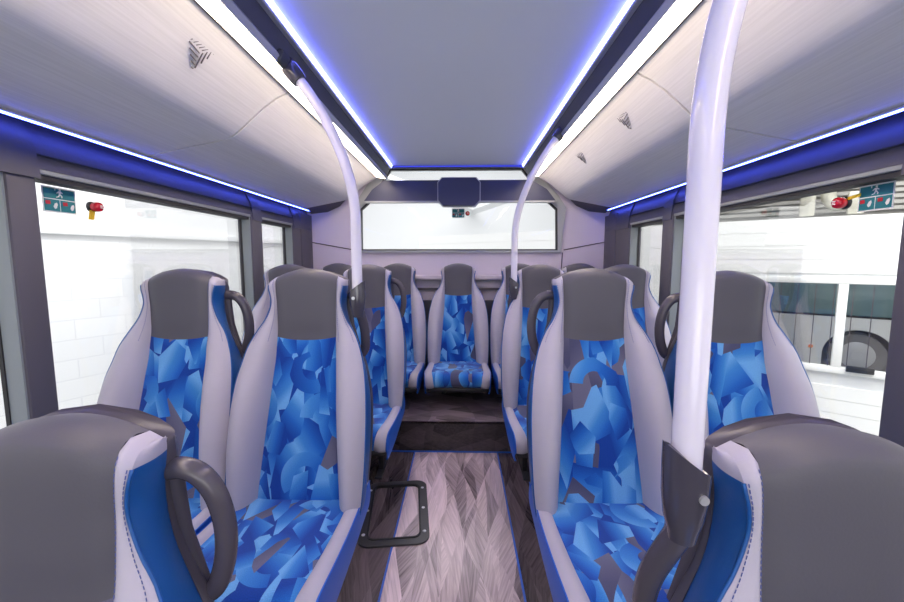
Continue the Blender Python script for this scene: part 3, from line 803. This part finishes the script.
# left: painted block wall, turned against the bus
wl = empty('wall_left_hall', (-3.8, 4.1, 0), math.atan2(.90, .43)); structure(wl, 'white painted block wall outside the left windows', 'wall')
MB().box2((-5.5, 0, ZF), (3.0, .2, 1.47)).build('block_work', M['block'], wl, False)
MB().box2((-5.5, -.0, 1.47), (3.0, .2, 4.4)).build('upper_wall', M['hallwhite'], wl, False)
MB().box2((-5.5, -.06, 1.45), (3.0, .0, 1.52), .008).build('wall_rail', M['hallwhite'], wl)
# right: white sectional door wall with a window
a = Vector((.79, -.613, 0)).normalized(); nb = Vector((a.y, -a.x, 0))
ang = math.atan2(a.y, a.x)
door = empty('door_1', (2.97, 3.5, 0), ang); structure(door, 'white sectional garage door with two glazed panels outside the right windows', 'door')
# local frame: +x along a (to the right), -y toward the bus
WX0, WX1, WZ0, WZ1 = -.42, 1.25, .305, 1.005
panels = MB()
def dbox(x0, x1, z0, z1, y0=0, y1=.05): panels.box2((x0, y0, z0), (x1, y1, z1))
z = -2.2
H = .118
segs = []
zz = 1.557
while zz > ZF: segs.append((max(ZF, zz - H + .003), zz)); zz -= H
for i, (z0, z1) in enumerate(segs):
    spans = [(-4.6, 3.0)]
    if z1 > WZ0 - .05 and z0 < WZ1 + .05: spans = [(-4.6, WX0 - .05), (WX1 + .05, 3.0)]
    for x0, x1 in spans: dbox(x0, x1, z0, z1)
panels.build('door_panels', M['door'], door, False)
MB().box2((-4.6, .012, ZF), (WX0 - .05, .06, 1.55)).box2((WX1 + .05, .012, ZF), (3.0, .06, 1.55)).box2((WX0 - .05, .012, ZF), (WX1 + .05, .06, WZ0 - .05)).box2((WX0 - .05, .012, WZ1 + .05), (WX1 + .05, .06, 1.55)).build('groove_backing', M['doorline'], door, False)
dw = MB()
dw.box2((WX0 - .06, -.02, WZ1), (WX1 + .06, .06, WZ1 + .05), .004).box2((WX0 - .06, -.02, WZ0 - .05), (WX1 + .06, .06, WZ0), .004)
for x in (WX0 - .03, .228, .86, WX1 + .03): dw.box2((x - .03, -.018, WZ0), (x + .03, .06, WZ1), .004)
dw.build('window_frame', M['door'], door)
MB().box2((WX0, .015, WZ0), (WX1, .02, WZ1)).build('pane', M['glass'], door, False)
ms = MB()
for k in range(15): ms.box2((WX0 + .02 + k * .115, .024, WZ0), (WX0 + .0265 + k * .115, .027, WZ1))
ms.build('glazing_wires', M['slot'], door, False)
MB().box2((.285, -.05, .285), (.45, -.018, .335), .006).build('door_latch', M['black'], door)
# wall over the door with corrugated cladding
hd = empty('wall_right_hall', (2.97, 3.5, 0), ang); structure(hd, 'corrugated wall strip above the garage door', 'wall')
cg = MB()
for k in range(60):
    zc = 1.62 + k * .048
    cg.box2((-1.4, .35, zc), (4.2, .38, zc + .030))
cg.box2((-1.4, .38, 1.5), (4.2, .42, 4.5))
cg.build('cladding', M['corr'], hd, False)
# ductwork bend and brackets above the door
dl = empty('air_duct', tuple(Vector((2.97, 3.5, 1.555)) + a * .15), ang)
arc = [Vector((.10 * math.cos(t), .12, .17 - .11 * math.sin(t))) for t in lin(.2, PI - .2, 12)]
MB().tube([Vector((-.05, .12, .45)), Vector((-.06, .12, .25))] , .055, 16).build('drop_pipe', M['duct'], dl)
MB().tube([Vector((-.06, .12, .26))] + [Vector((.02 - .08 * math.cos(t), .12, .20 - .10 * math.sin(t))) for t in lin(0, 1.4, 9)] + [Vector((.18, .12, .11))], [.05] * 11, 16).build('bend', M['duct'], dl)
MB().box2((.06, .05, .02), (.16, .13, .20), .01).box2((-.24, .05, .02), (-.14, .13, .24), .01).build('bracket', M['duct'], dl)
tag(dl, 'bent galvanised duct with brackets above the white garage door', 'duct')
# parked coach behind the door
pc = empty('parked_coach', tuple(Vector((2.97, 3.5, ZF + .0)) + nb * -1.25 + a * .5), ang)
B0 = -ZF
def cb(x0, x1, z0, z1, y0, y1, bv=.02): return MB().box2((x0, y0, z0 + B0), (x1, y1, z1 + B0), bv)
cb(-2.2, 3.0, .62, 1.06, 0, .03).build('window_band', M['coachglass'], pc)
# side skin with a round wheel opening
wc, wz, wr_ = Vector((.0, 0, .20)), .20, .275
side = MB(); n = 24
archp = [(wr_ * math.cos(PI * i / n), wz + wr_ * math.sin(PI * i / n)) for i in range(n + 1)]
poly = [(2.9, .60), (2.9, -.10)] + [(archp[0][0], -.10)] + archp + [(archp[-1][0], -.10), (-2.2, -.10), (-2.2, .60)]
side.prism([(x, 0, z + B0) for x, z in poly], (0, .04, 0)); side.build('side_panel', M['coach'], pc, False)
cb(-2.2, 3.0, 1.06, 1.5, 0, .05).build('roof_panel', M['coach'], pc)
cb(-2.2, 3.0, -.12, 1.5, .30, .4, .01).build('far_side', M['tyre'], pc)
whl = MB().tube([(0, .06, wz + B0), (0, .26, wz + B0)], .225, 32).build('wheel', M['tyre'], pc)
MB().tube([(0, .045, wz + B0), (0, .062, wz + B0)], [.12, .145], 28).tube([(0, .03, wz + B0), (0, .05, wz + B0)], .05, 20).build('hub', M['hub'], whl)
MB().tube([(-.37, -.012, .262 + B0), (-.37, 0, .262 + B0)], .02, 16).build('marker_lamp', M['orange'], pc)
tag(pc, 'silver coach side with wheel seen through the garage door window', 'coach')

# rear of the hall
structure(MB().box2((-6, 9.4, ZF), (6, 9.6, 4.6)).build('wall_back_hall', M['hallwhite'], None, False), 'white far wall of the hall', 'wall')
roof = MB().prism([(-6, 3.9, 3.9), (6, 3.9, 3.9), (6, 9.5, 4.3), (-6, 9.5, 4.3)], (0, 0, .1)).build('ceiling_hall', M['hallgrey'], None, False); structure(roof, 'pale hall roof beyond the rear window', 'ceiling')
for i, (x0, y0, x1, y1) in enumerate([(-2.2, 4.6, .3, 9.3), (2.6, 4.6, .2, 9.3)]):
    bmz = MB().tube([(x0, y0, 2.6), (x1, y1, 2.3)], .09, 4)
    structure(bmz.build('trim_%d' % (10 + i), M['hallwhite'], None, False), 'white roof beam of the hall', 'beam')

# ------------------------------------------------------------------ light
wd = bpy.data.worlds.new('hall_light'); scn.world = wd; wd.use_nodes = True
bg = wd.node_tree.nodes['Background']; bg.inputs[0].default_value = (.97, .985, 1.0, 1); bg.inputs[1].default_value = 1.15
def area(name, loc, size, energy, rot, col=(1, 1, 1)):
    l = bpy.data.lights.new(name, 'AREA'); l.shape = 'RECTANGLE'; l.size, l.size_y = size; l.energy = energy; l.color = col
    o = bpy.data.objects.new(name, l); COL.objects.link(o); o.location = loc; o.rotation_euler = rot; return o
area('unseen_hall_light', (-2.2, 2.4, 3.4), (1.0, 5), 115, (0, math.radians(20), 0))
area('unseen_hall_light', (2.4, 1.2, 3.4), (1.0, 4), 190, (0, math.radians(-10), 0))
area('unseen_hall_light', (0, 6.6, 3.8), (4, 2.0), 120, (0, 0, 0))
area('unseen_hall_light', (3.2, 3.75, 2.9), (3.0, .5), 75, (math.radians(-18), 0, ang))  # unseen light added beyond the door to brighten the parked coach
area('ceiling_fill_light', (0, -1.6, .75), (2.0, .8), 16, (math.radians(132), 0, 0))  # unseen fill added behind the camera, aimed up to brighten the ceiling

# ------------------------------------------------------------------ camera
cd = bpy.data.cameras.new('camera'); cam = bpy.data.objects.new('camera', cd); COL.objects.link(cam)
cd.sensor_width = 36; cd.lens = 400 / 904 * 36; cd.clip_start = .02
cam.location = (0, 0, 1.2)
cam.rotation_euler = (PI / 2 - math.atan(41 / 400), 0, math.atan(9 / 400))
scn.camera = cam
vs = scn.view_settings; vs.view_transform = 'Standard'; vs.look = 'None'; vs.gamma = 1; vs.exposure = 0.14; vs.use_curve_mapping = False
